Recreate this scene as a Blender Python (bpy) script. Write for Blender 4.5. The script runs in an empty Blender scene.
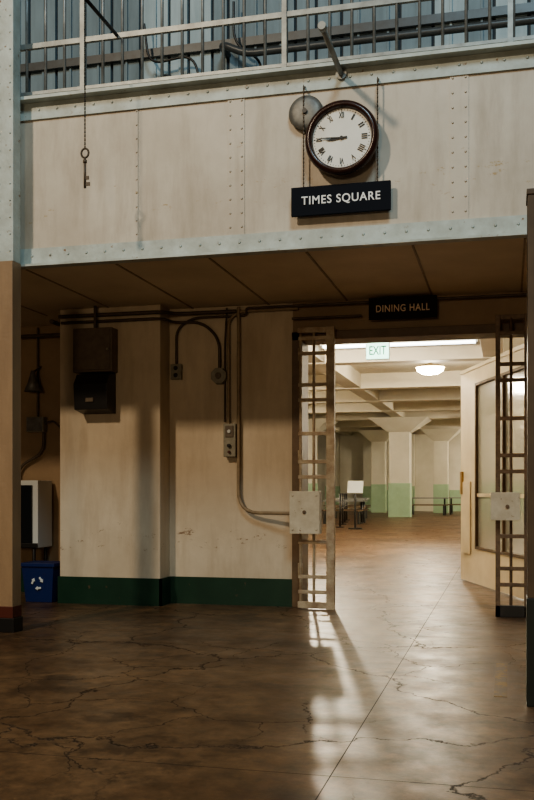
import bpy, bmesh, math, random
from mathutils import Vector, Matrix
random.seed(3)
S = bpy.context.scene

# ------------------------------------------------------------------ materials
def nodes(m):
    m.use_nodes = True
    return m.node_tree.nodes, m.node_tree.links

def mk(name, col, rough=0.6, metal=0.0, var=None, scale=3.0, amt=0.5, bump=0.0, bscale=30.0,
       spots=None, spot_scale=6.0, spot_th=0.68, stretch=(1,1,1), emit=None, estr=0.0, spec=0.5,
       scuff=None, scuff_z=(0.45,1.0), scuff_th=0.60, streak=None, streak_amt=.6):
    m = bpy.data.materials.new(name)
    N, L = nodes(m)
    b = N['Principled BSDF']
    b.inputs['Base Color'].default_value = (*col, 1)
    b.inputs['Roughness'].default_value = rough
    b.inputs['Metallic'].default_value = metal
    b.inputs['Specular IOR Level'].default_value = spec
    tc = N.new('ShaderNodeTexCoord')
    mp = N.new('ShaderNodeMapping'); mp.inputs['Scale'].default_value = stretch
    L.new(tc.outputs['Object'], mp.inputs['Vector'])
    last = None
    if var is not None:
        n = N.new('ShaderNodeTexNoise'); n.inputs['Scale'].default_value = scale
        n.inputs['Detail'].default_value = 8; n.inputs['Roughness'].default_value = 0.65
        L.new(mp.outputs[0], n.inputs['Vector'])
        r = N.new('ShaderNodeValToRGB')
        r.color_ramp.elements[0].position = 0.5 - 0.25*(1-amt) - 0.05
        r.color_ramp.elements[1].position = 0.72
        r.color_ramp.elements[0].color = (*col, 1)
        r.color_ramp.elements[1].color = (*var, 1)
        L.new(n.outputs['Fac'], r.inputs['Fac'])
        last = r.outputs['Color']
    def mixin(fac, color, last):
        mx = N.new('ShaderNodeMixRGB')
        if last is not None: L.new(last, mx.inputs['Color1'])
        else: mx.inputs['Color1'].default_value = (*col, 1)
        mx.inputs['Color2'].default_value = (*color, 1)
        L.new(fac, mx.inputs['Fac'])
        return mx.outputs['Color']
    if streak is not None:
        mp2 = N.new('ShaderNodeMapping'); mp2.inputs['Scale'].default_value = (4,4,0.7)
        L.new(tc.outputs['Object'], mp2.inputs['Vector'])
        n5 = N.new('ShaderNodeTexNoise'); n5.inputs['Scale'].default_value = 1.3; n5.inputs['Detail'].default_value = 9; n5.inputs['Roughness'].default_value=.65
        L.new(mp2.outputs[0], n5.inputs['Vector'])
        r5 = N.new('ShaderNodeValToRGB'); r5.color_ramp.elements[0].position=.46; r5.color_ramp.elements[1].position=.74
        r5.color_ramp.elements[1].color=(streak_amt,)*3+(1,)
        L.new(n5.outputs['Fac'], r5.inputs['Fac'])
        last = mixin(r5.outputs['Color'], streak, last)
    if spots is not None:
        n2 = N.new('ShaderNodeTexNoise'); n2.inputs['Scale'].default_value = spot_scale
        n2.inputs['Detail'].default_value = 10; n2.inputs['Roughness'].default_value = 0.7
        L.new(mp.outputs[0], n2.inputs['Vector'])
        r2 = N.new('ShaderNodeValToRGB')
        r2.color_ramp.elements[0].position = spot_th
        r2.color_ramp.elements[1].position = spot_th + 0.04
        L.new(n2.outputs['Fac'], r2.inputs['Fac'])
        last = mixin(r2.outputs['Color'], spots, last)
    if scuff is not None:
        sx = N.new('ShaderNodeSeparateXYZ'); L.new(tc.outputs['Object'], sx.inputs[0])
        zc = (scuff_z[0]+scuff_z[1])/2; zh=(scuff_z[1]-scuff_z[0])/2
        a = N.new('ShaderNodeMath'); a.operation='SUBTRACT'; a.inputs[1].default_value=zc; L.new(sx.outputs[2],a.inputs[0])
        ab = N.new('ShaderNodeMath'); ab.operation='ABSOLUTE'; L.new(a.outputs[0],ab.inputs[0])
        mr = N.new('ShaderNodeMapRange'); mr.inputs['From Min'].default_value=zh; mr.inputs['From Max'].default_value=zh*.3
        mr.inputs['To Min'].default_value=0; mr.inputs['To Max'].default_value=.12
        L.new(ab.outputs[0], mr.inputs['Value'])
        mp3 = N.new('ShaderNodeMapping'); mp3.inputs['Scale'].default_value=(1,1,2.2); L.new(tc.outputs['Object'], mp3.inputs['Vector'])
        n4 = N.new('ShaderNodeTexNoise'); n4.inputs['Scale'].default_value=5.5; n4.inputs['Detail'].default_value=12; n4.inputs['Roughness'].default_value=.8
        L.new(mp3.outputs[0], n4.inputs['Vector'])
        ad = N.new('ShaderNodeMath'); ad.operation='ADD'; L.new(n4.outputs['Fac'],ad.inputs[0]); L.new(mr.outputs[0],ad.inputs[1])
        r4 = N.new('ShaderNodeValToRGB'); r4.color_ramp.elements[0].position=scuff_th+.1; r4.color_ramp.elements[1].position=scuff_th+.13
        L.new(ad.outputs[0], r4.inputs['Fac'])
        last = mixin(r4.outputs['Color'], scuff, last)
    if last is not None: L.new(last, b.inputs['Base Color'])
    if bump > 0:
        n3 = N.new('ShaderNodeTexNoise'); n3.inputs['Scale'].default_value = bscale
        n3.inputs['Detail'].default_value = 5
        L.new(tc.outputs['Object'], n3.inputs['Vector'])
        bp = N.new('ShaderNodeBump'); bp.inputs['Strength'].default_value = bump
        bp.inputs['Distance'].default_value = 0.02
        L.new(n3.outputs['Fac'], bp.inputs['Height'])
        L.new(bp.outputs[0], b.inputs['Normal'])
    if emit is not None:
        b.inputs['Emission Color'].default_value = (*emit, 1)
        b.inputs['Emission Strength'].default_value = estr
    return m

M = {}
M['plate'] = mk('plate_cream_paint', (0.60,0.54,0.45), 0.5, var=(0.46,0.40,0.32), scale=1.3, bump=0.2, bscale=4,
                spots=(0.34,0.20,0.09), spot_scale=7, spot_th=0.69, streak=(0.33,0.27,0.20), streak_amt=.75, scuff=(0.38,0.27,0.13), scuff_z=(3.05,3.6), scuff_th=.615)
M['flange'] = mk('flange_white_paint', (0.52,0.58,0.55), 0.45, var=(0.34,0.36,0.32), scale=5, bump=0.1,
                spots=(0.20,0.11,0.05), spot_scale=12, spot_th=0.62)
M['wall'] = mk('wall_cream_plaster', (0.66,0.56,0.42), 0.6, var=(0.50,0.40,0.28), scale=0.9, bump=0.2, bscale=6,
                spots=(0.30,0.18,0.10), spot_scale=6, spot_th=0.70, scuff=(0.22,0.13,0.07), scuff_z=(0.4,.85), scuff_th=.598, streak=(0.40,0.30,0.20), streak_amt=.65)
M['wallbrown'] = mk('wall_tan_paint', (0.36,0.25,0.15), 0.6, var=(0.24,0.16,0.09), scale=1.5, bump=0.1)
M['soffit'] = mk('soffit_paint', (0.74,0.63,0.46), 0.55, var=(0.58,0.48,0.34), scale=1.2, bump=0.1, bscale=5)
M['green'] = mk('green_gloss_paint', (0.005,0.032,0.017), 0.4, var=(0.010,0.045,0.024), scale=6, spots=(0.10,0.07,0.04), spot_scale=9, spot_th=0.64)
M['post'] = mk('post_tan_paint', (0.36,0.24,0.14), 0.5, var=(0.24,0.155,0.09), scale=4, stretch=(1,1,.2), bump=0.1)
M['column'] = mk('column_dark_brown', (0.10,0.065,0.035), 0.5, var=(0.05,0.032,0.02), scale=4)
M['columng'] = mk('column_black_green', (0.006,0.012,0.009), 0.45)
M['dark'] = mk('black_paint', (0.012,0.011,0.010), 0.4)
M['red'] = mk('dark_red_paint', (0.09,0.018,0.01), 0.5)
M['frame'] = mk('frame_brown', (0.16,0.10,0.055), 0.5, var=(0.10,0.06,0.03), scale=8)
M['steel'] = mk('rusty_gate_steel', (0.52,0.44,0.31), 0.5, metal=0.1, var=(0.22,0.13,0.07), scale=9, bump=0.2, bscale=60)
M['steeld'] = mk('dark_gate_steel', (0.20,0.13,0.08), 0.45, metal=0.2, var=(0.08,0.05,0.03), scale=18, bump=0.2, bscale=60)
M['lock'] = mk('lockbox_paint', (0.60,0.53,0.40), 0.5, var=(0.45,0.37,0.26), scale=9, spots=(0.2,0.1,0.05), spot_scale=20, spot_th=0.62)
M['bars'] = mk('railing_bar_paint', (0.28,0.30,0.30), 0.4, metal=0.2, var=(0.15,0.15,0.145), scale=12)
M['barsd'] = mk('overhead_pipe_paint', (0.07,0.08,0.085), 0.4, metal=0.2, var=(0.05,0.05,0.05), scale=12)
M['rail'] = mk('railing_flat_paint', (0.34,0.36,0.34), 0.4, metal=0.2, var=(0.18,0.18,0.17), scale=10)
M['panel'] = mk('gallery_panel_bluegrey', (0.20,0.265,0.30), 0.6, var=(0.11,0.15,0.17), scale=2, stretch=(3,3,.4))
M['panel2'] = mk('gallery_panel_light', (0.40,0.49,0.52), 0.6, var=(0.24,0.31,0.34), scale=2, stretch=(3,3,.4))
M['paneld'] = mk('gallery_gap_dark', (0.04,0.045,0.05), 0.7)
M['conduit'] = mk('conduit_painted', (0.36,0.27,0.17), 0.5, var=(0.22,0.16,0.10), scale=15)
M['conduitd'] = mk('conduit_dark', (0.12,0.085,0.055), 0.5, var=(0.06,0.045,0.03), scale=15)
M['ebox'] = mk('electrical_box_brown', (0.17,0.13,0.09), 0.45, var=(0.11,0.08,0.055), scale=12)
M['eblack'] = mk('electrical_box_black', (0.018,0.016,0.015), 0.35)
M['egrey'] = mk('switch_box_grey', (0.30,0.28,0.22), 0.45, metal=0.2, var=(0.2,0.18,0.13), scale=20)
M['clockwood'] = mk('clock_mahogany', (0.045,0.016,0.011), 0.25, var=(0.025,0.009,0.007), scale=20)
M['clockface'] = mk('clock_enamel', (0.78,0.77,0.71), 0.4, var=(0.70,0.68,0.61), scale=5)
M['ink'] = mk('black_ink', (0.01,0.01,0.01), 0.5)
M['signblack'] = mk('sign_dark_navy', (0.009,0.011,0.017), 0.75, spec=0.15)
M['signwhite'] = mk('sign_white_letters', (0.85,0.85,0.83), 0.6)
M['signgold'] = mk('sign_tan_letters', (0.75,0.56,0.38), 0.5)
M['signbrown'] = mk('sign_dark_brown', (0.016,0.010,0.007), 0.6, spec=0.15)
M['hall'] = mk('hall_cream_paint', (0.64,0.60,0.50), 0.6, var=(0.50,0.46,0.37), scale=0.7)
M['hallc'] = mk('hall_ceiling_paint', (0.66,0.61,0.50), 0.65, var=(0.50,0.45,0.35), scale=0.5)
M['mint'] = mk('mint_green_paint', (0.32,0.45,0.30), 0.5, var=(0.25,0.36,0.23), scale=2)
M['door'] = mk('door_cream_paint', (0.76,0.65,0.46), 0.45, var=(0.62,0.51,0.34), scale=2.5)
M['brass'] = mk('brass', (0.4,0.24,0.08), 0.35, metal=0.8)
M['blue'] = mk('bin_blue_plastic', (0.006,0.02,0.10), 0.4)
M['white'] = mk('white_plastic', (0.6,0.62,0.6), 0.4)
M['screen'] = mk('dark_screen', (0.01,0.012,0.014), 0.15)
M['alum'] = mk('bell_metal', (0.24,0.235,0.21), 0.5, metal=0.4, var=(0.12,0.11,0.10), scale=12)
M['exit'] = mk('exit_sign_face', (0.5,0.9,0.7), 0.5, emit=(0.55,1.0,0.8), estr=3.0)
M['exitt'] = mk('exit_sign_letters', (0.02,0.25,0.12), 0.5, emit=(0.0,0.35,0.15), estr=0.4)
M['tube'] = mk('fluorescent_tube', (0.9,0.95,1.0), 0.5, emit=(0.9,0.97,1.0), estr=6)
M['lampglow'] = mk('lamp_glass', (1,0.9,0.7), 0.5, emit=(1.0,0.82,0.5), estr=30)
M['yellow'] = mk('yellow_floor_tape', (0.22,0.12,0.015), 0.5, spots=(0.09,0.05,0.03), spot_scale=14, spot_th=0.46)
M['tabletop'] = mk('steel_table', (0.2,0.2,0.19), 0.4, metal=0.5)

def glass():
    m = bpy.data.materials.new('door_glass'); N, L = nodes(m)
    b = N['Principled BSDF']
    b.inputs['Base Color'].default_value = (0.50,0.49,0.42,1)
    b.inputs['Roughness'].default_value = 0.08
    b.inputs['Alpha'].default_value = 0.6
    return m
M['glass'] = glass()

def floor_mat():
    m = bpy.data.materials.new('polished_concrete_floor'); N, L = nodes(m)
    b = N['Principled BSDF']
    tc = N.new('ShaderNodeTexCoord')
    def noise(scale, detail=8, rough=0.6):
        n = N.new('ShaderNodeTexNoise'); n.inputs['Scale'].default_value = scale
        n.inputs['Detail'].default_value = detail; n.inputs['Roughness'].default_value = rough
        L.new(tc.outputs['Object'], n.inputs['Vector']); return n
    def ramp(src, p0, c0, p1, c1):
        r = N.new('ShaderNodeValToRGB'); e = r.color_ramp.elements
        e[0].position=p0; e[0].color=(*c0,1); e[1].position=p1; e[1].color=(*c1,1)
        L.new(src, r.inputs['Fac']); return r
    n1 = noise(0.7, 12, 0.72)
    base = ramp(n1.outputs['Fac'], 0.38, (0.060,0.030,0.014), 0.62, (0.20,0.120,0.064))
    n2 = noise(7, 10, 0.8)
    sp = ramp(n2.outputs['Fac'], 0.35, (0.45,0.45,0.45), 0.68, (1.35,1.28,1.2))
    mul = N.new('ShaderNodeMixRGB'); mul.blend_type='MULTIPLY'; mul.inputs['Fac'].default_value=1
    L.new(base.outputs['Color'], mul.inputs['Color1']); L.new(sp.outputs['Color'], mul.inputs['Color2'])
    ns = noise(1.7, 9, 0.7)
    st = ramp(ns.outputs['Fac'], 0.55, (0,0,0), 0.60, (0.6,0.6,0.6))
    ms = N.new('ShaderNodeMixRGB'); ms.inputs['Color2'].default_value=(0.030,0.017,0.010,1)
    L.new(st.outputs['Color'], ms.inputs['Fac']); L.new(mul.outputs['Color'], ms.inputs['Color1'])
    def cracks(scale, width, warp, msc, m0, m1):
        nw = noise(1.3, 7, 0.6)
        vm = N.new('ShaderNodeVectorMath'); vm.operation='MULTIPLY_ADD'
        vm.inputs[1].default_value = (warp,warp,0.0)
        L.new(nw.outputs['Color'], vm.inputs[0]); L.new(tc.outputs['Object'], vm.inputs[2])
        sx0 = N.new('ShaderNodeSeparateXYZ'); L.new(vm.outputs[0], sx0.inputs[0])
        cb = N.new('ShaderNodeCombineXYZ'); L.new(sx0.outputs[0], cb.inputs[0]); L.new(sx0.outputs[1], cb.inputs[1])
        vo = N.new('ShaderNodeTexVoronoi'); vo.feature='DISTANCE_TO_EDGE'; vo.voronoi_dimensions='2D'; vo.inputs['Scale'].default_value=scale
        L.new(cb.outputs[0], vo.inputs['Vector'])
        ck = ramp(vo.outputs['Distance'], 0.0, (1,1,1), width, (0,0,0))
        nm = noise(msc, 2, 0.5)
        nmr = ramp(nm.outputs['Fac'], m0, (0,0,0), m1, (1,1,1))
        ckm = N.new('ShaderNodeMath'); ckm.operation='MULTIPLY'
        L.new(ck.outputs['Color'], ckm.inputs[0]); L.new(nmr.outputs['Color'], ckm.inputs[1])
        return ckm
    c1 = cracks(0.62, 0.007, 1.0, 0.5, 0.36, 0.44)
    c2 = cracks(1.5, 0.009, 0.7, 0.6, 0.48, 0.54)
    sx = N.new('ShaderNodeSeparateXYZ'); L.new(tc.outputs['Object'], sx.inputs[0])
    def joint(out, off, period):
        a = N.new('ShaderNodeMath'); a.operation='ADD'; a.inputs[1].default_value=off; L.new(out, a.inputs[0])
        p = N.new('ShaderNodeMath'); p.operation='PINGPONG'; p.inputs[1].default_value=period/2; L.new(a.outputs[0], p.inputs[0])
        l = N.new('ShaderNodeMath'); l.operation='LESS_THAN'; l.inputs[1].default_value=0.0025; L.new(p.outputs[0], l.inputs[0])
        return l
    jx = joint(sx.outputs['X'], 0.66, 3.0); jy = joint(sx.outputs['Y'], -3.6, 3.6)
    def mxm(a,b_):
        q = N.new('ShaderNodeMath'); q.operation='MAXIMUM'; L.new(a.outputs[0], q.inputs[0]); L.new(b_.outputs[0], q.inputs[1]); return q
    m2 = mxm(mxm(jx,jy), mxm(c1,c2))
    mx = N.new('ShaderNodeMixRGB'); mx.inputs['Color2'].default_value=(0.008,0.005,0.003,1)
    sc = N.new('ShaderNodeMath'); sc.operation='MULTIPLY'; sc.inputs[1].default_value=0.9; L.new(m2.outputs[0], sc.inputs[0])
    L.new(sc.outputs[0], mx.inputs['Fac']); L.new(ms.outputs['Color'], mx.inputs['Color1'])
    L.new(mx.outputs['Color'], b.inputs['Base Color'])
    n4 = noise(4, 9, 0.7)
    rr = ramp(n4.outputs['Fac'], 0.35, (0.30,0.30,0.30), 0.68, (0.46,0.46,0.46))
    ra = N.new('ShaderNodeMath'); ra.operation='MULTIPLY_ADD'; ra.inputs[1].default_value=0.4
    L.new(m2.outputs[0], ra.inputs[0]); L.new(rr.outputs['Color'], ra.inputs[2])
    L.new(ra.outputs[0], b.inputs['Roughness'])
    b.inputs['Specular IOR Level'].default_value = 0.42
    nb = noise(9.0, 8, 0.6)
    hh = N.new('ShaderNodeMath'); hh.operation='SUBTRACT'; L.new(nb.outputs['Fac'], hh.inputs[0]); L.new(m2.outputs[0], hh.inputs[1])
    bp = N.new('ShaderNodeBump'); bp.inputs['Strength'].default_value=0.08; bp.inputs['Distance'].default_value=0.02
    L.new(hh.outputs[0], bp.inputs['Height']); L.new(bp.outputs[0], b.inputs['Normal'])
    return m
M['floor'] = floor_mat()

# ------------------------------------------------------------------ builders
class B:
    def __init__(s, name):
        s.name = name; s.bm = bmesh.new(); s.mats = []
    def mi(s, m):
        if m not in s.mats: s.mats.append(m)
        return s.mats.index(m)
    def box(s, x0,x1,y0,y1,z0,z1, m):
        i = s.mi(m)
        v = [s.bm.verts.new((x,y,z)) for x in (x0,x1) for y in (y0,y1) for z in (z0,z1)]
        for f in ((0,1,3,2),(4,6,7,5),(0,4,5,1),(2,3,7,6),(0,2,6,4),(1,5,7,3)):
            fc = s.bm.faces.new([v[k] for k in f]); fc.material_index = i
    def prism(s, pts, axis_vec, m):
        i = s.mi(m); a = [s.bm.verts.new(p) for p in pts]; b = [s.bm.verts.new(Vector(p)+Vector(axis_vec)) for p in pts]
        n = len(pts)
        fs = [s.bm.faces.new(a), s.bm.faces.new(b[::-1])]
        for k in range(n): fs.append(s.bm.faces.new((a[k], b[k], b[(k+1)%n], a[(k+1)%n])))
        for f in fs: f.material_index = i
    def cone(s, p1, p2, r1, r2, m, seg=16, smooth=True):
        i = s.mi(m); p1=Vector(p1); p2=Vector(p2); d=p2-p1
        q = d.to_track_quat('Z','Y').to_matrix()
        ra=[];rb=[]
        for k in range(seg):
            a=2*math.pi*k/seg + math.pi/seg
            o=q@Vector((math.cos(a),math.sin(a),0))
            ra.append(s.bm.verts.new(p1+o*r1)); rb.append(s.bm.verts.new(p2+o*r2))
        for k in range(seg):
            f=s.bm.faces.new((ra[k],ra[(k+1)%seg],rb[(k+1)%seg],rb[k])); f.material_index=i; f.smooth=smooth
        if r1>1e-5: f=s.bm.faces.new(ra[::-1]); f.material_index=i
        if r2>1e-5: f=s.bm.faces.new(rb); f.material_index=i
    def cyl(s,p1,p2,r,m,seg=12): s.cone(p1,p2,r,r,m,seg)
    def lathe(s, c, axis, prof, m, seg=48):
        i=s.mi(m); q=Vector(axis).to_track_quat('Z','Y').to_matrix(); c=Vector(c); rings=[]
        for r,h in prof:
            rings.append([s.bm.verts.new(c+q@Vector((max(r,1e-4)*math.cos(2*math.pi*k/seg),max(r,1e-4)*math.sin(2*math.pi*k/seg),h))) for k in range(seg)])
        for a,b in zip(rings,rings[1:]):
            for k in range(seg):
                f=s.bm.faces.new((a[k],a[(k+1)%seg],b[(k+1)%seg],b[k])); f.material_index=i; f.smooth=True
    def rivet(s,x,y,z,m,r=0.011):
        s.cone((x,y,z),(x,y-0.009,z),r,r*0.45,m,8)
    def frust(s, cx,cy,z0,w0,d0,z1,w1,d1,m):
        i=s.mi(m)
        a=[s.bm.verts.new((cx+sx*w0/2,cy+sy*d0/2,z0)) for sx,sy in ((-1,-1),(1,-1),(1,1),(-1,1))]
        b=[s.bm.verts.new((cx+sx*w1/2,cy+sy*d1/2,z1)) for sx,sy in ((-1,-1),(1,-1),(1,1),(-1,1))]
        fs=[s.bm.faces.new(a[::-1]),s.bm.faces.new(b)]
        for k in range(4): fs.append(s.bm.faces.new((a[k],a[(k+1)%4],b[(k+1)%4],b[k])))
        for f in fs: f.material_index=i
    def done(s, bevel=0.0, parent=None):
        bmesh.ops.recalc_face_normals(s.bm, faces=s.bm.faces[:])
        me=bpy.data.meshes.new(s.name); s.bm.to_mesh(me); s.bm.free()
        for m in s.mats: me.materials.append(M[m])
        o=bpy.data.objects.new(s.name, me); S.collection.objects.link(o)
        if bevel>0:
            md=o.modifiers.new('bevel','BEVEL'); md.width=bevel; md.segments=2; md.limit_method='ANGLE'; md.angle_limit=math.radians(50)
        if parent: o.parent=parent
        return o

def fillet(pts, rad):
    pts=[Vector(p) for p in pts]; out=[pts[0]]
    for a,b,c in zip(pts,pts[1:],pts[2:]):
        u=(a-b); v=(c-b); r=min(rad,u.length/2,v.length/2)
        p0=b+u.normalized()*r; p1=b+v.normalized()*r
        for k in range(7):
            t=k/6; out.append((1-t)**2*p0+2*t*(1-t)*b+t*t*p1)
    out.append(pts[-1]); return out

def pipe(name, pts, r, mat, rad=0.12, parent=None):
    cu=bpy.data.curves.new(name,'CURVE'); cu.dimensions='3D'; cu.bevel_depth=r; cu.bevel_resolution=4; cu.use_fill_caps=True
    P=fillet(pts,rad) if len(pts)>2 else [Vector(p) for p in pts]
    sp=cu.splines.new('POLY'); sp.points.add(len(P)-1)
    for k,p in enumerate(P): sp.points[k].co=(*p,1)
    cu.materials.append(M[mat])
    o=bpy.data.objects.new(name,cu); S.collection.objects.link(o)
    if parent: o.parent=parent
    return o

def text(name, body, loc, width, height, mat, parent, rotz=0.0, roll=0.0, spacing=1.0):
    cu=bpy.data.curves.new(name,'FONT'); cu.body=body; cu.size=1; cu.extrude=0.002; cu.align_x='CENTER'; cu.align_y='CENTER'
    cu.space_character=spacing; cu.offset=0.012
    cu.materials.append(M[mat])
    o=bpy.data.objects.new(name,cu); S.collection.objects.link(o)
    bpy.context.view_layer.update()
    w,h=o.dimensions.x,o.dimensions.y
    o.scale=(width/w, height/h, 1)
    o.location=loc
    o.rotation_euler=(Matrix.Rotation(rotz,3,'Z')@Matrix.Rotation(roll,3,'Y')@Matrix.Rotation(math.pi/2,3,'X')).to_euler()
    o.parent=parent
    return o

XL,XR=-10.0,5.0
# ------------------------------------------------------------------ floor & walls
f=B('floor'); f.box(XL-.2,XR+.2,-8,50.2,-0.2,0,'floor'); f.done()

def wallp(name,*a):
    q=B(name); q.box(*a); return q.done()
wallp('wall_front',-3.19,-1.96,8.74,9.0,0,2.86,'wall')
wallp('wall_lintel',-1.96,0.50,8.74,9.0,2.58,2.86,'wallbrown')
wallp('wall_front_east',0.50,XR,8.74,9.0,0,2.86,'wall')
q=B('wall_pilaster'); q.box(-4.23,-3.19,8.48,9.3,0,2.86,'wall'); q.done(.01)
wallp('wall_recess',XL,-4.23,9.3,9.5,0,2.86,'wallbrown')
bb=B('baseboard_front')
bb.box(-3.19,-1.95,8.725,8.745,0,0.26,'green')
bb.box(-4.245,-3.175,8.465,8.49,0,0.26,'green')
bb.box(-3.195,-3.175,8.465,8.74,0,0.26,'green')
bb.box(XL,-4.23,9.285,9.305,0,0.26,'green')
bb.done()
t=B('trim_doorway')
t.box(-1.96,-1.87,8.70,9.02,0,2.58,'frame')
t.box(0.42,0.50,8.70,9.02,0,2.58,'frame')
t.box(-1.96,0.50,8.70,9.02,2.50,2.58,'frame')
t.done(0.004)

# gallery girder
g=B('gallery_girder')
g.box(XL,XR,6.85,6.868,2.86,4.16,'plate')
g.box(XL,XR,6.832,6.851,2.87,3.01,'flange')
g.box(XL,XR,6.76,6.851,2.855,2.872,'flange')
g.box(XL,XR,6.832,6.851,4.03,4.16,'flange')
g.box(XL,XR,6.75,6.851,4.16,4.185,'flange')
x=XL
while x<XR:
    g.rivet(x,6.832,2.95,'flange'); g.rivet(x+.06,6.832,4.10,'flange'); x+=0.155
for sx,wd in ((-2.766,0.02),(-1.97,0.13),(-0.33,0.13),(1.4,0.13),(-4.6,0.13)):
    g.box(sx-wd/2,sx+wd/2,6.843,6.851,3.01,4.03,'plate')
    z=3.07
    while z<4.02:
        if wd>.1:
            g.rivet(sx-.045,6.843,z,'plate',.009); g.rivet(sx+.045,6.843,z,'plate',.009)
        else: g.rivet(sx,6.843,z,'plate',.007)
        z+=0.105
g.done()
c=B('ceiling_soffit')
c.box(XL,XR,6.875,8.74,2.86,2.92,'soffit'); c.box(XL,-4.23,8.74,9.5,2.86,2.92,'soffit')
for sx in (-4.5,-3.72,-2.95,-2.19,-1.44,-.66,.12,.9,1.7):
    c.box(sx-.008,sx+.008,6.88,8.74,2.853,2.861,'conduit')
c.done()
c=B('floor_gallery'); c.box(XL,XR,6.875,8.74,3.9,4.0,'soffit'); c.done()
# gallery upper wall with ridged panels
u=B('wall_gallery')
u.box(XL,XR,8.78,9.0,2.861,7.4,'paneld')
x=XL; k=0
while x<XR:
    wd=random.choice((0.16,0.2,0.24,0.3)); 
    m='panel2' if (x>-1.0 and k%3!=2) or (-3.5<x<-2.9) else 'panel'
    if k%4==3: m='panel'
    u.box(x,x+wd-.03,8.74,8.79,4.0,7.4,m)
    u.box(x+wd*.45,x+wd*.45+.02,8.72,8.75,4.0,7.4,m)
    x+=wd; k+=1
u.box(XL,XR,8.69,8.75,5.32,5.40,'barsd')
u.done()
for i,(z,y,r,x0,x1) in enumerate(((5.15,8.5,.035,-2.6,XR),(4.95,8.55,.02,-3.2,XR))):
    pipe('overhead_pipe',[(x0,8.74,z+.12),(x0,y,z+.12),(x0+.25,y,z),(x1,y,z)],r,'barsd',.1)
pipe('cable_loop',[(-3.4,8.6,5.6),(-3.35,8.6,5.2),(-2.9,8.6,5.25),(-2.8,8.6,4.85),(-3.1,8.6,4.8),(-3.1,8.6,4.0)],.012,'dark',.15)
pipe('cable_loop',[(-2.5,8.6,5.7),(-2.5,8.6,5.3),(-2.2,8.6,5.1),(-2.3,8.6,4.8),(-2.6,8.6,4.9),(-2.6,8.6,4.0)],.012,'dark',.15)

# railing
r=B('gallery_railing')
x=-9.9
while x<XR:
    r.cyl((x,6.86,4.186),(x,6.86,5.6),.012,'bars',8); x+=0.163
r.box(XL,XR,6.845,6.875,4.60,4.64,'rail')
r.box(XL,XR,6.835,6.885,5.58,5.62,'rail')
r.box(XL,XR,6.84,6.88,4.23,4.255,'rail')
x=XL+.3
while x<XR:
    r.box(x-.018,x+.018,6.835,6.885,4.186,5.6,'rail'); x+=1.62
r.done()

# support post (runs full height)
p=B('support_post')
p.box(-3.84,-3.70,6.62,6.755,0.10,2.87,'post')
p.box(-3.855,-3.685,6.61,6.757,0.0,0.11,'dark')
p.box(-3.845,-3.695,6.615,6.756,0.11,0.20,'red')
p.box(-3.84,-3.70,6.63,6.745,2.87,5.8,'flange')
z=2.95
while z<5.7:
    p.rivet(-3.815,6.63,z,'flange',.009); p.rivet(-3.725,6.63,z,'flange',.009); z+=.13
p.done(0.004)

# ------------------------------------------------------------------ clock
cl=bpy.data.objects.new('wall_clock',None); S.collection.objects.link(cl)
cx,cy,cz=-1.15,6.70,3.62
cb=B('clock_case')
cb.lathe((cx,6.83,cz),(0,-1,0),[(0,0),(.21,0),(.225,.02),(.235,.06),(.262,.085),(.268,.105),(.262,.13),(.245,.145),(.228,.148),(.220,.135),(.214,.118),(.212,.105)],'clockwood',64)
cb.done(parent=cl)
cf=B('clock_dial')
cf.lathe((cx,6.83,cz),(0,-1,0),[(.214,.106),(0,.107)],'clockface',64)
yf=6.83-.108
for k in range(60):
    a=2*math.pi*k/60; s_,c_=math.sin(a),math.cos(a)
    r0=.196 if k%5 else .190
    hw=.0012 if k%5 else .003
    pv=Vector((c_,0,-s_))*hw
    A=Vector((cx+s_*r0,yf,cz+c_*r0)); Bv=Vector((cx+s_*.204,yf,cz+c_*.204))
    cf.prism([A-pv,Bv-pv,Bv+pv,A+pv],(0,-.001,0),'ink')
cf.done(parent=cl)
ch=B('clock_hands')
def hand(ang,l,w,y):
    s_,c_=math.sin(ang),math.cos(ang); d=Vector((s_,0,c_)); n=Vector((c_,0,-s_)); o=Vector((cx,y,cz))
    ch.prism([o-d*.04-n*w*.6,o-d*.04+n*w*.6,o+d*l*.6+n*w,o+d*l,o+d*l*.6-n*w],(0,-.002,0),'ink')
hand(math.radians(264),.115,.008,yf-.006); hand(math.radians(272),.175,.005,yf-.010)
ch.cyl((cx,yf,cz),(cx,yf-.014,cz),.012,'ink',16)
ch.done(parent=cl)
for k,n in enumerate(['XII','I','II','III','IIII','V','VI','VII','VIII','IX','X','XI']):
    a=2*math.pi*k/12
    wN={1:.012,2:.026,3:.036,4:.046}.get(len(n),.03)
    if n in('V','X'): wN=.026
    text('numeral_%d'%(k+1),n,(cx+math.sin(a)*.162,yf-.001,cz+math.cos(a)*.162),wN,.042,'ink',cl,roll=a)

bell=B('alarm_bell')
bell.lathe((-1.43,6.848,3.86),(0,-1,0),[(.0,.0),(.03,0),(.03,.03),(.125,.03),(.128,.04),(.118,.055),(.09,.065),(.045,.07),(.0,.07)],'alum',40)
bell.cyl((-1.43,6.785,3.86),(-1.43,6.76,3.86),.018,'dark',12)
bell.done()

br=B('clock_bracket_pipe')
br.cyl((-1.17,6.83,4.12),(-1.17,6.1,4.12),.02,'rail',12); br.cyl((-1.17,6.12,4.12),(-1.17,6.07,4.12),.027,'rail',12)
br.cyl((-1.17,6.831,4.12),(-1.17,6.81,4.12),.04,'rail',16)
br.done()

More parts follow.
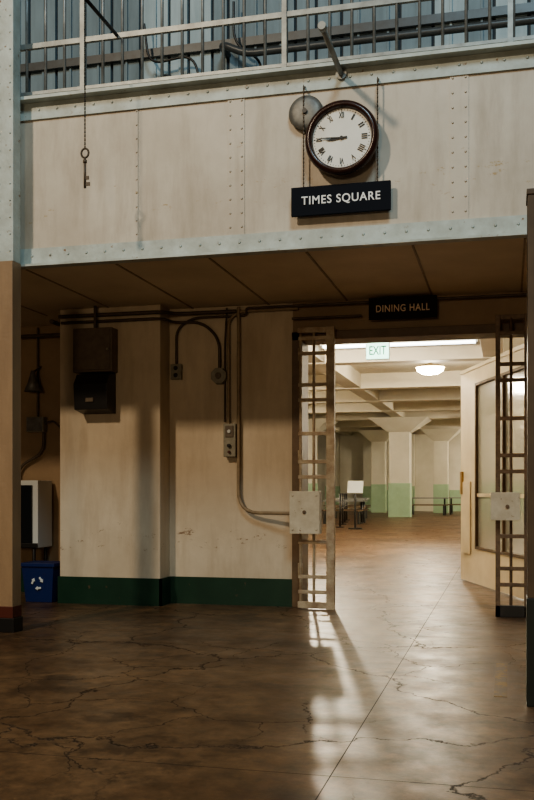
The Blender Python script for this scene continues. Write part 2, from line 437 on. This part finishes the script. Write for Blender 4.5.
ts=bpy.data.objects.new('times_square_sign',None); S.collection.objects.link(ts)
b=B('sign_board'); b.box(-1.53,-.805,6.765,6.79,3.095,3.305,'signblack'); b.done(.003,ts)
text('sign_lettering','TIMES SQUARE',(-1.165,6.763,3.20),.575,.072,'signwhite',ts,spacing=1.12)
for sx in (-1.44,-.90):
    hb=B('hanger_chain')
    z=3.30
    while z<4.02:
        hb.cyl((sx,6.78,z),(sx,6.78,z+.022),.006,'conduitd',6); hb.cyl((sx,6.78,z+.018),(sx,6.78,z+.034),.0035,'conduitd',6); z+=.03
    hb.cyl((sx,6.78,4.02),(sx,6.829,4.06),.006,'conduitd',6)
    hb.done(parent=ts)

# hanging key
hk=B('hanging_key')
kx,ky=-2.93,6.27
hk.cyl((kx,6.84,4.62),(kx,ky-.05,4.62),.014,'dark',10)
z=3.54
while z<4.62:
    hk.cyl((kx,ky,z),(kx,ky,z+.02),.005,'dark',6); hk.cyl((kx,ky,z+.018),(kx,ky,z+.03),.003,'dark',6); z+=.028
n=20
for k in range(n):
    a=2*math.pi*k/n; a2=2*math.pi*(k+1)/n
    hk.cyl((kx+.028*math.cos(a),ky,3.51+.033*math.sin(a)),(kx+.028*math.cos(a2),ky,3.51+.033*math.sin(a2)),.007,'conduitd',8)
hk.cyl((kx,ky,3.48),(kx,ky,3.26),.009,'conduitd',10)
hk.cyl((kx,ky,3.44),(kx,ky,3.46),.014,'conduitd',10)
hk.box(kx-.002,kx+.038,ky-.004,ky+.004,3.275,3.30,'conduitd'); hk.box(kx-.002,kx+.03,ky-.004,ky+.004,3.32,3.345,'conduitd')
hk.done()

# ------------------------------------------------------------------ dining hall sign
dh=bpy.data.objects.new('dining_hall_sign',None); S.collection.objects.link(dh)
b=B('sign_board'); b.box(-1.22,-.61,8.58,8.61,2.645,2.84,'signbrown'); b.done(.003,dh)
b=B('sign_hangers')
for sx in(-1.1,-.73): b.box(sx-.01,sx+.01,8.60,8.739,2.80,2.82,'dark')
b.done(0,dh)
text('sign_lettering','DINING HALL',(-.915,8.577,2.735),.48,.064,'signgold',dh,spacing=1.12)

# ------------------------------------------------------------------ gates
b=B('barred_gate')
y=8.60
for x in (-1.855,-1.73): b.cyl((x,y,.02),(x,y,2.58),.014,'steel',8)
b.box(-1.61,-1.535,y-.03,y+.03,0,2.6,'steel')
for z in (.16,.30,.62,1.22,1.36,1.62,1.93,2.07,2.36,2.50):
    b.box(-1.875,-1.56,y-.016,y-.004,z-.017,z+.017,'steel')
b.box(-1.88,-1.56,y-.02,y+.02,0.01,.07,'steel'); b.box(-1.88,-1.56,y-.02,y+.02,2.55,2.6,'steel')
b.box(-1.93,-1.65,8.46,8.57,.70,1.09,'lock')
b.cyl((-1.79,8.46,.9),(-1.79,8.445,.9),.016,'steeld',16)
for q in ((-1.9,.74),(-1.68,.74),(-1.9,1.05),(-1.68,1.05)): b.rivet(q[0],8.46,q[1],'lock',.012)
for z in(.3,1.35,2.3): b.cyl((-1.87,8.65,z),(-1.87,8.65,z+.12),.022,'steel',10)
b.done(.003)
b=B('barred_gate')
y=8.50
for x in (.03,): b.cyl((x,y,.02),(x,y,2.6),.014,'steeld',8)
b.box(-.1,-.06,y-.03,y+.03,0,2.62,'steeld')
b.box(.14,.175,8.47,8.53,0,2.62,'steeld')
b.box(-.10,.17,8.47,8.53,0,.10,'dark')
b.box(-.10,.17,8.49,8.51,2.58,2.62,'steeld')
for z in (.28,.42,.70,1.26,1.40,1.72,2.05,2.19,2.46):
    b.box(-.1,.17,8.475,8.49,z-.017,z+.017,'steeld')
b.box(-.14,.105,8.36,8.47,.84,1.08,'lock')
b.cyl((0.0,8.36,.96),(0,8.345,.96),.016,'steeld',16)
b.done(.003)

# ------------------------------------------------------------------ big cream door swung into the hall
dr=B('door_1')
hx,hy=.40,9.06; ex,ey=-.525,11.8
D=Vector((ex-hx,ey-hy,0)); Lh=D.length; D.normalize(); Nn=Vector((-D.y,D.x,0))
if Nn.x>0: Nn=-Nn
def dbox(s0,s1,z0,z1,t0,t1,m):
    pts=[Vector((hx,hy,z0))+D*s0+Nn*t0,Vector((hx,hy,z0))+D*s1+Nn*t0,Vector((hx,hy,z0))+D*s1+Nn*t1,Vector((hx,hy,z0))+D*s0+Nn*t1]
    dr.prism(pts,(0,0,z1-z0),m)
H=2.52
dbox(0,.35,.02,H,-.025,.025,'door'); dbox(Lh-.6,Lh,.02,H,-.025,.025,'door')
dbox(.35,Lh-.6,.02,.42,-.025,.025,'door'); dbox(.35,Lh-.6,2.33,H,-.025,.025,'door')
dbox(.35,Lh-.6,.42,2.33,-.006,.006,'glass')
for a,bq in((.35,.38),(Lh-.63,Lh-.6)): dbox(a,bq,.42,2.33,-.035,.035,'frame')
for a,bq in((.42,.45),(2.30,2.33)): dbox(.35,Lh-.6,a,bq,-.035,.035,'frame')
dbox(.38,Lh-.63,1.02,1.06,-.02,.02,'door')
dbox(1.30,1.33,.42,2.33,-.035,.035,'frame')
dbox(Lh-.42,Lh-.12,.35,1.2,.025,.04,'door')
dbox(Lh-.11,Lh-.04,1.05,1.32,.025,.05,'brass')
dbox(0.0,Lh,2.50,2.54,-.035,.035,'door')
for z in(.3,1.3,2.3): dr.cyl((hx,hy,z),(hx,hy,z+.15),.025,'frame',10)
dr.done()

# near right column
nc=B('doorway_column'); nc.box(.10,.30,5.0,5.2,0.55,2.6,'column'); nc.box(.095,.305,4.995,5.205,0,.55,'columng'); nc.box(.095,.305,4.995,5.205,2.6,2.63,'column'); nc.done(.004)

# ------------------------------------------------------------------ wall hardware
def wbox(name,x0,x1,y0,y1,z0,z1,m,extra=None,bev=.006):
    b=B(name); b.box(x0,x1,y0,y1,z0,z1,m)
    if extra: extra(b)
    return b.done(bev)
def e1(b):
    b.box(-4.0,-3.64,8.325,8.335,2.24,2.62,'ebox'); b.cyl((-3.66,8.33,2.43),(-3.66,8.31,2.43),.012,'egrey')
    b.cyl((-3.82,8.4,2.64),(-3.82,8.4,2.86),.015,'conduitd')
    b.prism([(-3.98,8.48,1.83),(-3.98,8.28,1.86),(-3.98,8.26,2.10),(-3.98,8.33,2.2),(-3.98,8.48,2.22)],(.34,0,0),'eblack')
    b.box(-3.86,-3.78,8.262,8.275,1.93,1.97,'ebox')
wbox('electrical_panel',-4.02,-3.62,8.335,8.48,2.22,2.64,'ebox',e1)
def e2(b):
    for z in(2.21,2.28): b.cyl((-3.11,8.69,z),(-3.11,8.68,z),.022,'eblack')
wbox('wall_outlet',-3.165,-3.055,8.69,8.74,2.17,2.32,'egrey',e2)
b=B('octagonal_box'); b.cone((-2.67,8.739,2.19),(-2.67,8.66,2.19),.085,.08,'egrey',8,False); b.cyl((-2.67,8.66,2.19),(-2.67,8.645,2.19),.03,'ebox'); b.done(.003)
def e3(b):
    b.box(-2.595,-2.515,8.635,8.645,1.6,1.71,'ebox'); b.cyl((-2.555,8.64,1.52),(-2.555,8.615,1.52),.018,'eblack'); b.cyl((-2.555,8.64,1.46),(-2.555,8.62,1.46),.014,'red')
    b.cyl((-2.555,8.64,1.655),(-2.555,8.62,1.655),.018,'white')
wbox('switch_box',-2.615,-2.495,8.645,8.74,1.415,1.73,'egrey',e3)
pipe('conduit_pipe',[(-2.58,8.70,1.73),(-2.58,8.70,2.72),(-2.48,8.70,2.80),(-1.9,8.69,2.80)],.014,'conduit')
pipe('conduit_pipe',[(-2.478,8.69,2.84),(-2.478,8.69,.885),(-1.93,8.53,.885)],.017,'conduit',.22)
pipe('conduit_pipe',[(-2.67,8.70,2.27),(-2.67,8.70,2.55),(-2.85,8.70,2.72),(-3.14,8.70,2.72),(-3.14,8.45,2.72),(-4.2,8.45,2.72)],.014,'conduitd')
pipe('conduit_pipe',[(-3.11,8.71,2.32),(-3.11,8.71,2.66),(-2.95,8.71,2.76),(-2.4,8.71,2.76),(-2.4,8.66,2.82),(0.6,8.66,2.82)],.012,'conduitd')
pipe('conduit_pipe',[(-4.22,8.44,2.78),(-3.16,8.44,2.78),(-3.1,8.68,2.80),(-2.5,8.68,2.80)],.018,'conduitd')
pipe('conduit_pipe',[(-6.0,9.2,2.74),(-4.3,9.2,2.74),(-4.3,8.44,2.74)],.02,'conduitd')
pipe('conduit_pipe',[(-1.95,8.66,2.70),(-1.3,8.66,2.70)],.012,'conduitd')
pipe('conduit_pipe',[(-2.62,8.71,1.75),(-2.62,8.71,2.5),(-2.60,8.71,2.84)],.009,'conduitd')

# left recess
b=B('horn_bell'); b.lathe((-4.86,9.12,2.36),(0,0,-1),[(0,0),(.02,0),(.03,.05),(.05,.12),(.09,.22),(.085,.22),(.0,.10)],'alum',24)
b.cyl((-4.86,9.12,2.34),(-4.86,9.295,2.42),.012,'conduitd'); b.done()
b=B('junction_box'); b.box(-4.98,-4.78,9.2,9.298,1.72,1.88,'egrey'); b.box(-4.97,-4.79,9.19,9.2,1.73,1.87,'alum'); b.done(.004)
pipe('conduit_pipe',[(-4.88,9.27,1.88),(-4.88,9.27,2.84)],.012,'conduitd')
pipe('conduit_pipe',[(-4.8,9.25,1.73),(-4.8,9.25,1.5),(-5.1,9.25,1.35),(-5.1,9.25,.9)],.016,'conduitd')
pipe('conduit_pipe',[(-4.55,9.26,1.3),(-4.55,9.26,1.7),(-4.7,9.26,1.85),(-4.8,9.26,1.8)],.01,'conduitd')
tv=B('display_cabinet')
tv.box(-5.45,-4.70,8.93,9.25,.50,1.20,'white')
tv.box(-5.39,-4.76,8.915,8.935,.55,1.15,'screen')
tv.box(-5.45,-4.70,8.92,8.935,.50,.55,'dark')
for lx in(-5.4,-4.76):
    for ly in(8.96,9.22): tv.cyl((lx,ly,0),(lx,ly,.5),.018,'dark')
tv.done(.006)

rb=B('recycling_bin')
rb.frust(-4.455,8.60,0.0,.28,.24,.37,.345,.30,'blue')
rb.box(-4.64,-4.27,8.435,8.765,.35,.385,'blue')
rb.box(-4.54,-4.37,8.44,8.447,.355,.38,'dark')
for k in range(3):
    a=math.pi/2+k*2*math.pi/3; 
    yy=8.462
    c0=Vector((-4.455,yy,.19)); 
    p1=c0+Vector((math.cos(a-.35),0,math.sin(a-.35)))*.06; p2=c0+Vector((math.cos(a-1.5),0,math.sin(a-1.5)))*.06
    d=(p2-p1).normalized(); n_=Vector((-d.z,0,d.x))
    rb.prism([p1-n_*.010,p2-n_*.010-d*.03,p2-n_*.022-d*.03,p2,p2+n_*.022-d*.03,p2+n_*.010-d*.03,p1+n_*.010],(0,-.012,0),'white')
rb.done(.004)

ft=B('floor_tape'); ft.box(-.07,.0,5.2,6.2,0,.002,'yellow'); ft.done()

# ------------------------------------------------------------------ DINING HALL
HZ=4.4
w=B('wall_back'); w.box(XL,XR,50,50.2,0,HZ,'hall')
for x in(-9,-7,-5.05,-1.4,.5,2.4): w.box(x-.35,x+.35,49.6,50,0,HZ,'hall'); w.box(x-.37,x+.37,49.57,50,0,1.3,'mint')
for x in(-6.0,-2.3): w.box(x-.6,x+.6,49.93,50,0,1.1,'mint')
w.done()
w=B('wall_left'); w.box(XL-.2,XL,9,50.2,0,HZ,'hall'); w.box(XL,XL+.03,9,50,0,1.35,'mint'); w.done()
w=B('wall_right'); w.box(XR,XR+.2,9,50.2,0,HZ,'hall'); w.box(XR-.03,XR,9,50,0,1.35,'mint'); w.done()
c=B('ceiling_dining_hall'); c.box(XL-.2,XR+.2,9,50.2,HZ,HZ+.2,'hallc')
for y in (14,21.5,27,31,35,39,43,46.5):
    c.box(XL,XR,y-.22,y+.22,HZ-.42,HZ+.01,'hallc')
for x in(-8.2,-4.25,-.3,3.4): c.box(x-.22,x+.22,9,50,HZ-.4,HZ+.01,'hallc')
c.done(.01)
def column(x,y,s=1.0):
    k=B('hall_column')
    k.box(x-.42*s,x+.42*s,y-.42*s,y+.42*s,0,HZ-.95,'hall')
    k.box(x-.44*s,x+.44*s,y-.44*s,y+.44*s,0,1.38,'mint')
    k.frust(x,y,HZ-.95,.9*s,.9*s,HZ-.40,2.4*s,2.2*s,'hall')
    k.done(.01)
for q in((-4.25,39),(-8.2,39),(-.3,39),(-8.2,27),(3.4,31),(3.4,46)): column(*q)
column(-3.1,46.5,.8); column(-6.1,46.5,.8)

def lamp(x,y,energy,drop=.12,rad=.2):
    k=B('ceiling_lamp')
    z=HZ
    k.cyl((x,y,z),(x,y,z-drop),.06,'lock')
    k.lathe((x,y,z-drop),(0,0,-1),[(0,0),(.28,0),(.34,.03),(.36,.06)],'lock',32)
    k.lathe((x,y,z-drop-.05),(0,0,-1),[(.34,0),(.32,.09),(.2,.16),(0,.19)],'lampglow',32)
    k.done()
    ld=bpy.data.lights.new('ceiling_lamp_light','POINT'); ld.energy=energy; ld.color=(1,.88,.68); ld.shadow_soft_size=rad
    o=bpy.data.objects.new('ceiling_lamp_light',ld); o.location=(x,y,z-drop-.30-rad); S.collection.objects.link(o)
lamp(-1.83,23.5,350,drop=.25,rad=.15)
lamp(-3.75,17.6,1000,rad=.09)
lamp(-2.6,11.6,190,rad=.2)  # added lamp hidden by the lintel, brightens the open door's face
lamp(1.6,17,250); lamp(-9.2,30,700); lamp(1.6,35,900); lamp(2.2,44,1200); lamp(-9.4,22,300)  # extra lamps added out of view to brighten the hall and its back
fl=B('fluorescent_fixture')
fl.box(-3.95,-.6,20.3,20.6,HZ-.16,HZ-.06,'white'); fl.box(-3.9,-.65,20.35,20.55,HZ-.2,HZ-.16,'tube')
for x in(-3.6,-2.2,-.9): fl.box(x,x+.1,20.4,20.5,HZ-.06,HZ,'white')
fl.done()
ex_=bpy.data.objects.new('exit_sign',None); S.collection.objects.link(ex_)
b=B('sign_box'); X0=-1.86
b.box(X0-.165,X0+.165,14,14.06,3.04,3.27,'exit'); b.box(X0-.175,X0+.175,14.01,14.07,3.03,3.28,'white')
for s_ in(-.1,.1): b.cyl((X0+s_,14.04,3.27),(X0+s_,14.04,HZ-.42),.008,'white')
b.done(0,ex_)
text('exit_lettering','EXIT',(X0,13.998,3.155),.25,.13,'exitt',ex_)

def table(x,y,w=1.8,d=.75):
    k=B('dining_table'); k.box(x-w/2,x+w/2,y-d/2,y+d/2,.72,.77,'tabletop')
    for sx in(-1,1):
        k.cyl((x+sx*w*.4,y,.0),(x+sx*w*.4,y,.72),.04,'dark'); k.box(x+sx*w*.4-.03,x+sx*w*.4+.03,y-.3,y+.3,0,.04,'dark')
        k.box(x-w/2,x+w/2,y+sx*.6-.12,y+sx*.6+.12,.42,.46,'frame')
        for t_ in(-.4,.4): k.box(x+w*t_-.03,x+w*t_+.03,y+sx*.6-.1,y+sx*.6+.1,0,.42,'dark')
    k.done()
table(-3.4,42.5); table(-5.2,31,1.4); table(-1.6,44,2.2); table(-6.6,40); table(-5.9,36,1.5)
st=B('sign_stand')
sx_,sy_=-4.15,26.5
st.cyl((sx_,sy_,0),(sx_,sy_,1.05),.03,'dark'); st.cyl((sx_,sy_,0),(sx_,sy_,.04),.2,'dark',20)
st.prism([(sx_-.22,sy_-.05,1.02),(sx_-.22,sy_-.03,1.0),(sx_-.22,sy_+.12,1.34),(sx_-.22,sy_+.10,1.36)],(.44,0,0),'white')
st.done(.004)
bx=B('barrier_railing')
for i in range(4):
    y=27.5+i*2.2; xx=-4.75-i*.30
    bx.cyl((xx,y,0),(xx,y,1.0),.03,'dark'); bx.cyl((xx,y,0),(xx,y,.03),.13,'dark')
bx.cyl((-4.75,27.5,.97),(-5.65,34.1,.97),.02,'dark'); bx.cyl((-4.75,27.5,.55),(-5.65,34.1,.55),.012,'dark')
bx.done()

# ------------------------------------------------------------------ lights
def area(name,loc,target,size,energy,color):
    ld=bpy.data.lights.new(name,'AREA'); ld.energy=energy; ld.color=color; ld.size=size; ld.shape='DISK'
    o=bpy.data.objects.new(name,ld); o.location=loc
    o.rotation_euler=(Vector(target)-Vector(loc)).to_track_quat('-Z','Y').to_euler(); S.collection.objects.link(o); return o
area('cellhouse_floodlight',(-6.6,-5,9.6),(-2.2,8,1.8),.8,840,(1,.82,.60))
area('cellhouse_skylight',(1.5,-1.5,11),(-1.5,8,5.2),3.0,620,(.64,.88,1.0))
area('cellhouse_fill_light',(-1.5,-6,2.3),(-2,8,2.8),1.5,150,(1,.78,.52))  # added soft fill for the wall and soffit under the gallery, no fixture
wd=bpy.data.worlds.new('world'); S.world=wd; wd.use_nodes=True
bg=wd.node_tree.nodes['Background']; bg.inputs[0].default_value=(.8,.70,.56,1); bg.inputs[1].default_value=.055
try: S.view_settings.look='AgX - Medium High Contrast'
except Exception as e: print(e)

# ------------------------------------------------------------------ camera
cam=bpy.data.cameras.new('camera'); co=bpy.data.objects.new('camera',cam); S.collection.objects.link(co)
co.location=(0,0,1.1); co.rotation_euler=(math.pi/2,0,math.radians(14.2))
cam.sensor_width=36; cam.lens=36*950/800; cam.shift_y=90/800; cam.clip_end=200
S.camera=co
